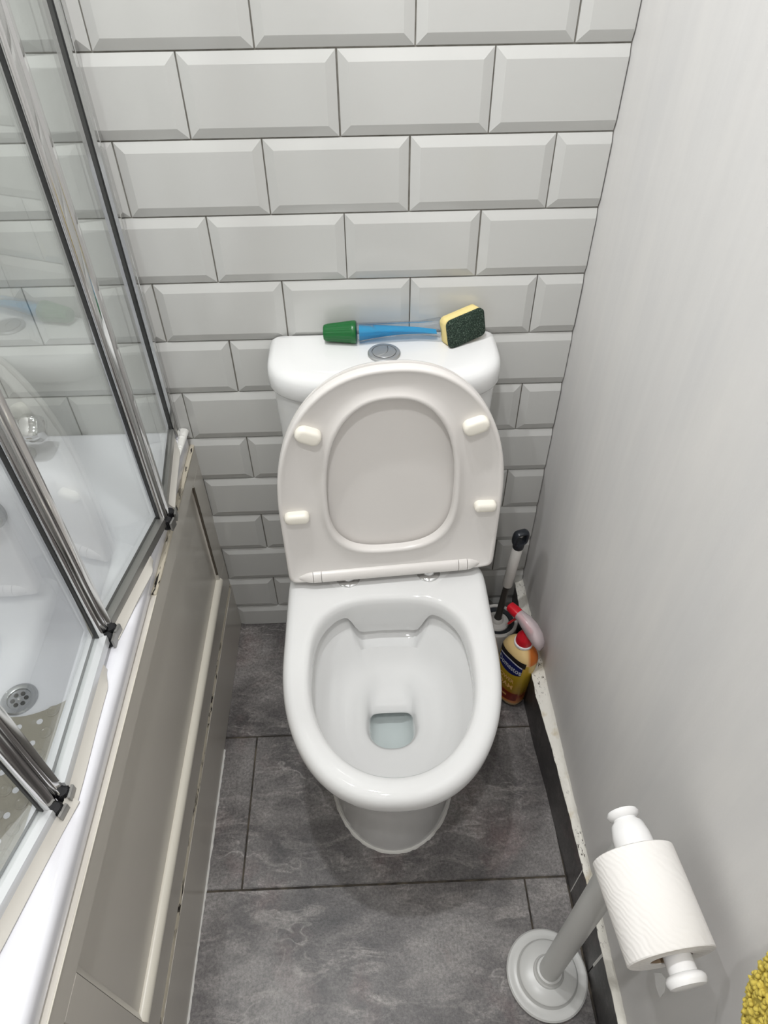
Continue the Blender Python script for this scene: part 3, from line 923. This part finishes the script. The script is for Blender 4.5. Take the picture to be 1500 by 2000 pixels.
obj('head', tube(nb(), [hc + Vector((0, 0, 0.022)), hc + Vector((0, 0, 0.03)), hc + Vector((0, 0, 0.08)), hc + Vector((0, 0, 0.09))], [0.015, 0.028, 0.028, 0.012], 24), M['white_gloss'], brush)
obj('stem', tube(nb(), [bp(0), bp(0.03), bp(0.06), bp(0.44)], [0.0105, 0.0095, 0.0076, 0.0072], 20), M['grey_plastic'], brush)
obj('grip', tube(nb(), [bp(0.425), bp(0.43), bp(0.44), bp(0.835), bp(0.84)], [0.008, 0.0102, 0.0108, 0.0108, 0.010], 24), M['pale_plastic'], brush)
bm = nb()
d = (b1_ - b0).normalized()
tube(bm, [bp(0.835), bp(0.845), bp(0.885), bp(0.90)], [0.0102, 0.0114, 0.0116, 0.0100], 24)
rr = []
cc = bp(0.935)
ly = Vector((0.95, 0.25, 0)).normalized()
for k in range(24):
    a = 2 * PI * k / 24
    R1 = 0.0125
    u = ly * (R1 * sgp(math.cos(a), .5)) + d * (0.0150 * sgp(math.sin(a), .5))
    ctr = cc + u
    rad_dir = u.normalized()
    s = Vector((ly.y, -ly.x, 0))
    rr.append([ctr + rad_dir * (0.0046 * math.cos(b)) + s * (0.0085 * math.sin(b)) for b in [2 * PI * j / 12 for j in range(12)]])
loft(bm, rr, loop=True)
obj('hanging_loop', bm, M['black_plastic'], brush)

# ------------------------------------------------------------------ cleaning spray bottle
TB = Matrix.Translation((0.6225, -0.218, 0.0012)) @ Matrix.Rotation(math.radians(4.0), 4, 'Y') @ Matrix.Rotation(math.radians(-54.0), 4, 'Z')     # local +x runs along the bottle toward the camera
bottle = thing('spray_bottle', 'amber toilet cleaner spray bottle with red and clear trigger beside the toilet', 'spray bottle', (0.6225, -0.218, 0))
def bring(hx, hy, z, n=64, e=2.6):
    return [TB @ Vector((hx * sgp(math.cos(2 * PI * k / n), 2 / e), hy * sgp(math.sin(2 * PI * k / n), 2 / e), z)) for k in range(n)]
HX, HY = 0.041, 0.0265
obj('bottle_body', loft(nb(), [bring(HX - 0.008, HY - 0.006, 0.0), bring(HX - 0.002, HY - 0.0015, 0.006), bring(HX, HY, 0.014), bring(HX, HY, 0.15), bring(HX - 0.0005, HY, 0.160)]), M['amber'], bottle, thr=50)
o = obj('bottle_shoulder', loft(nb(), [bring(HX - 0.0005, HY, 0.160), bring(HX - 0.003, HY - 0.001, 0.170), bring(HX - 0.010, HY - 0.004, 0.180), bring(0.022, 0.018, 0.188, e=2.2), bring(0.0165, 0.0155, 0.192, e=2), bring(0.0155, 0.0150, 0.198, e=2)]), M['pale_yellow'], bottle, thr=50)
def on_side(x, z, off=0.0006):       # point on the label side (local -y faces the pan)
    y = -HY * max(0.0, 1 - abs(x / HX) ** 2.6) ** (1 / 2.6) - off
    return TB @ Vector((x, y, z))
def patch(name, m, xz_top, off=0.0006, nx=16):
    bm = nb()
    x0, x1, fb, ft = xz_top
    rowsv = []
    for k in range(nx + 1):
        x = x0 + (x1 - x0) * k / nx
        zb, zt = fb(x), ft(x)
        if zt - zb < 0.0004: zt = zb + 0.0004
        rowsv.append([bm.verts.new(on_side(x, zb + (zt - zb) * j / 4, off)) for j in range(5)])
    for a, b in zip(rowsv[:-1], rowsv[1:]):
        for j in range(4): bm.faces.new((a[j], b[j], b[j + 1], a[j + 1]))
    return obj(name, bm, m, bottle)
patch('dark_label', M['black_label'], (-0.036, 0.034, lambda x: 0.150, lambda x: 0.168), 0.0004)
shield_b = lambda x: 0.112 + 0.012 * (abs(x) / 0.031) ** 2.2
patch('brand_badge', M['navy'], (-0.031, 0.031, shield_b, lambda x: 0.156 - 0.004 * (x / 0.031) ** 2), 0.0009)
patch('badge_band', M['silver'], (-0.030, 0.030, lambda x: 0.1515 - 0.004 * (x / 0.031) ** 2, lambda x: 0.1555 - 0.004 * (x / 0.031) ** 2), 0.0012)
patch('maroon_band', M['maroon'], (-0.037, 0.037, lambda x: 0.022 + 4 * x * x, lambda x: 0.050 + 3 * x * x), 0.0006)
def text_on(name, txt, size, x0, z0, m, width=None, shear=0.0, off=0.0015):
    cu = bpy.data.curves.new(name, 'FONT')
    cu.body = txt; cu.size = size; cu.shear = shear; cu.align_x = 'CENTER'; cu.offset = 0.0003
    cu.resolution_u = 3
    to = bpy.data.objects.new(name, cu)
    C.objects.link(to)
    bpy.context.view_layer.update()
    me = bpy.data.meshes.new_from_object(to.evaluated_get(bpy.context.evaluated_depsgraph_get()))
    bpy.data.objects.remove(to); bpy.data.curves.remove(cu)
    bm = nb(); bm.from_mesh(me); bpy.data.meshes.remove(me)
    xs = [v.co.x for v in bm.verts]
    k = (width / (max(xs) - min(xs))) if width else 1
    bmesh.ops.subdivide_edges(bm, edges=[e for e in bm.edges if e.calc_length() > 0.004], cuts=2)
    for v in bm.verts:
        v.co = on_side(x0 + v.co.x * k, z0 + v.co.y, off)
    return obj(name, bm, m, bottle, recalc=False)
text_on('brand_lettering', 'Domestos', 0.023, 0.0005, 0.126, M['silver'], 0.061)
text_on('label_lettering', 'POWER', 0.0165, 0.001, 0.088, M['gold_print'], 0.044)
text_on('label_lettering', 'FOAM', 0.021, 0.001, 0.066, M['gold_print'], 0.046)
text_on('small_lettering', 'INTENSE', 0.0075, 0.002, 0.036, M['gold_print'], 0.028)
# collar and trigger; nozzle points away from the camera (local -x)
T = TB @ Matrix.Translation((0, 0, -0.011))
def cyl(prof, n=36): return [[T @ Vector((r * math.cos(2 * PI * k / n), r * math.sin(2 * PI * k / n), z)) for k in range(n)] for r, z in prof]
obj('neck_ring', loft(nb(), cyl([(0.0175, 0.2005), (0.0195, 0.202), (0.0195, 0.2065), (0.018, 0.208)])), M['white_gloss'], bottle)
obj('collar', loft(nb(), cyl([(0.0172, 0.207), (0.0172, 0.220), (0.0155, 0.226), (0.012, 0.232), (0.010, 0.24)])), M['red'], bottle)
def sect(x, zc, hh, hw, n=20):
    return [T @ Vector((x, hw * sgp(math.cos(2 * PI * k / n), .75), zc + hh * sgp(math.sin(2 * PI * k / n), .75))) for k in range(n)]
obj('trigger_shroud', loft(nb(), [sect(0.043, 0.232, 0.005, 0.005), sect(0.040, 0.236, 0.012, 0.0095), sect(0.028, 0.246, 0.0165, 0.0135), sect(0.010, 0.256, 0.0175, 0.0150), sect(-0.006, 0.262, 0.0145, 0.0140),
                                 sect(-0.022, 0.265, 0.0105, 0.0112), sect(-0.032, 0.2655, 0.0095, 0.0105)]), M['frosted'], bottle, thr=60)
obj('spray_core', loft(nb(), [sect(0.012, 0.246, 0.006, 0.005), sect(-0.01, 0.258, 0.005, 0.005), sect(-0.03, 0.264, 0.006, 0.006)]), M['red'], bottle)
obj('nozzle', loft(nb(), [sect(-0.030, 0.2655, 0.0098, 0.0108), sect(-0.040, 0.2655, 0.0102, 0.0112), sect(-0.0555, 0.2655, 0.0092, 0.0096), sect(-0.0575, 0.2655, 0.006, 0.006)]), M['red'], bottle)
bm = nb()
pr = [(-0.028, 0.258), (-0.034, 0.246), (-0.041, 0.230), (-0.044, 0.222)]
rr = []
for x, z in pr:
    rr.append([T @ Vector((x + 0.003 * math.cos(a), 0.0065 * math.sin(a), z)) for a in [2 * PI * j / 14 for j in range(14)]])
loft(bm, rr)
obj('trigger_lever', bm, M['red'], bottle)

# ------------------------------------------------------------------ free-standing roll holder
ps = Vector((0.602, -0.757, 0))
ZR = 0.600
stand = thing('toilet_roll_stand', 'white free-standing toilet roll stand with round base near the right wall', 'roll holder', ps)
obj('base', lathe(nb(), [(0.066, 0.0005), (0.0675, 0.003), (0.0675, 0.008), (0.065, 0.0105), (0.060, 0.0112), (0.0575, 0.0105), (0.0510, 0.0125), (0.0485, 0.0165), (0.0475, 0.0205), (0.045, 0.0225), (0.030, 0.0245), (0.0255, 0.0255),
                        (0.0245, 0.0285), (0.0225, 0.0305), (0.020, 0.031), (0.001, 0.031)], ps, n=64), M['stand'], stand)
obj('collar', lathe(nb(), [(0.0222, 0.0295), (0.0228, 0.0325), (0.0212, 0.0355), (0.0205, 0.038), (0.0175, 0.0385)], ps, n=40), M['stand'], stand)
obj('pole', lathe(nb(), [(0.0172, 0.03), (0.0172, 0.565), (0.0185, 0.575), (0.0185, 0.60)], ps, n=36), M['stand'], stand)
aa = Vector((0.11, -0.993, -0.02)).normalized()
jc = Vector((ps.x - 0.0005, ps.y, ZR))
obj('barrel', lathe(nb(), [(0.0205, -0.0165), (0.0215, -0.008), (0.0205, 0.006), (0.0175, 0.018), (0.0135, 0.0215), (0.0125, 0.024), (0.0135, 0.0255)], jc, -aa, n=36), M['white_gloss'], stand)
obj('finial', lathe(nb(), [(0.0125, 0.0235), (0.0165, 0.026), (0.0178, 0.029), (0.0165, 0.032), (0.011, 0.034), (0.001, 0.0348)], jc, -aa, n=36), M['white_gloss'], stand)
obj('arm', lathe(nb(), [(0.0150, 0.012), (0.0138, 0.02), (0.0138, 0.122), (0.0150, 0.124)], jc, aa, n=32), M['white_gloss'], stand)
obj('end_knob', lathe(nb(), [(0.0140, 0.121), (0.0175, 0.1225), (0.0196, 0.1255), (0.0196, 0.1285), (0.0178, 0.132), (0.0140, 0.1332), (0.001, 0.1335)], jc, aa, n=36), M['white_gloss'], stand)
# the roll hangs on the arm
rcen = jc + aa * 0.0105 + Vector((-0.004, 0, -0.0058))
RL = 0.097
roll = thing('toilet_roll', 'white embossed toilet roll hanging on the stand arm', 'toilet roll', rcen)
a2, b2, d2 = basis(aa)
def rl(r, h, n=72, wob=0.0):
    return [rcen + d2 * h + (a2 * math.cos(2 * PI * k / n) * 1.03 + b2 * math.sin(2 * PI * k / n) * 0.99) * r * (1 + wob * math.sin(3 * 2 * PI * k / n)) for k in range(n)]
obj('paper', loft(nb(), [rl(0.0205, 0.0), rl(0.0405, 0.0, wob=.006), rl(0.0425, 0.0012, wob=.006), rl(0.0428, 0.03, wob=.006), rl(0.0428, RL - 0.0012, wob=.006), rl(0.0418, RL, wob=.006), rl(0.0205, RL)] , loop=True), M['paper'], roll, thr=40)
obj('tube', loft(nb(), [rl(0.0206, 0.001), rl(0.0206, RL - 0.001), rl(0.0196, RL - 0.001), rl(0.0196, 0.001)], loop=True), M['board'], roll, thr=40)

# ------------------------------------------------------------------ yellow chenille cloth on the right wall
yc = Vector((0.655, -0.955, 0.60))
yel = thing('yellow_bath_cloth', 'fluffy yellow chenille cloth hanging at the right edge of the picture', 'cloth', (0.655, -0.955, 0.62))
hook = obj('hook', tube(nb(), [(XR + 0.001, -0.955, 0.81), (XR - 0.02, -0.955, 0.81), (XR - 0.030, -0.955, 0.813), (XR - 0.034, -0.955, 0.822)], 0.004, 14), M['chrome'], yel)
def cloth_pt(u, v):                        # rounded slab outline
    a = 2 * PI * u
    r = sgp(math.cos(a), 0.6), sgp(math.sin(a), 0.8)
    q = math.sin(PI * min(1, max(0, v * 0.96 + 0.02))) ** 0.28
    return Vector((0.657 + 0.018 * r[0] * q, -0.953 + 0.064 * r[1] * q, 0.617 + 0.215 * v))
rr = [[cloth_pt(k / 40, j / 20) for k in range(40)] for j in range(21)]
obj('cloth', loft(nb(), rr), M['yellow_pile'], yel, thr=80)
bm = nb()
rq = random.Random(5)
t = bmesh.new(); bmesh.ops.create_icosphere(t, subdivisions=1, radius=1)
sv = [v.co.copy() for v in t.verts]; sf = [[v.index for v in fc.verts] for fc in t.faces]; t.free()
for i in range(3600):
    p = cloth_pt(rq.random(), rq.random())
    r = rq.uniform(0.0018, 0.0032)
    p = p + Vector((rq.uniform(-1, 1), rq.uniform(-1, 1), rq.uniform(-1, 1))) * 0.0025
    if p.x + r > XR - 0.001: continue
    R3 = Matrix.Rotation(rq.random() * 6, 3, Vector((rq.random(), rq.random(), rq.random() + .01)).normalized())
    vs = [bm.verts.new(p + R3 @ Vector((c.x * r, c.y * r, c.z * r * 1.5))) for c in sv]
    for fc in sf: bm.faces.new([vs[j] for j in fc])
o = obj('chenille_pile', bm, M['yellow_pile'], yel, thr=90)
o['kind'] = 'stuff'
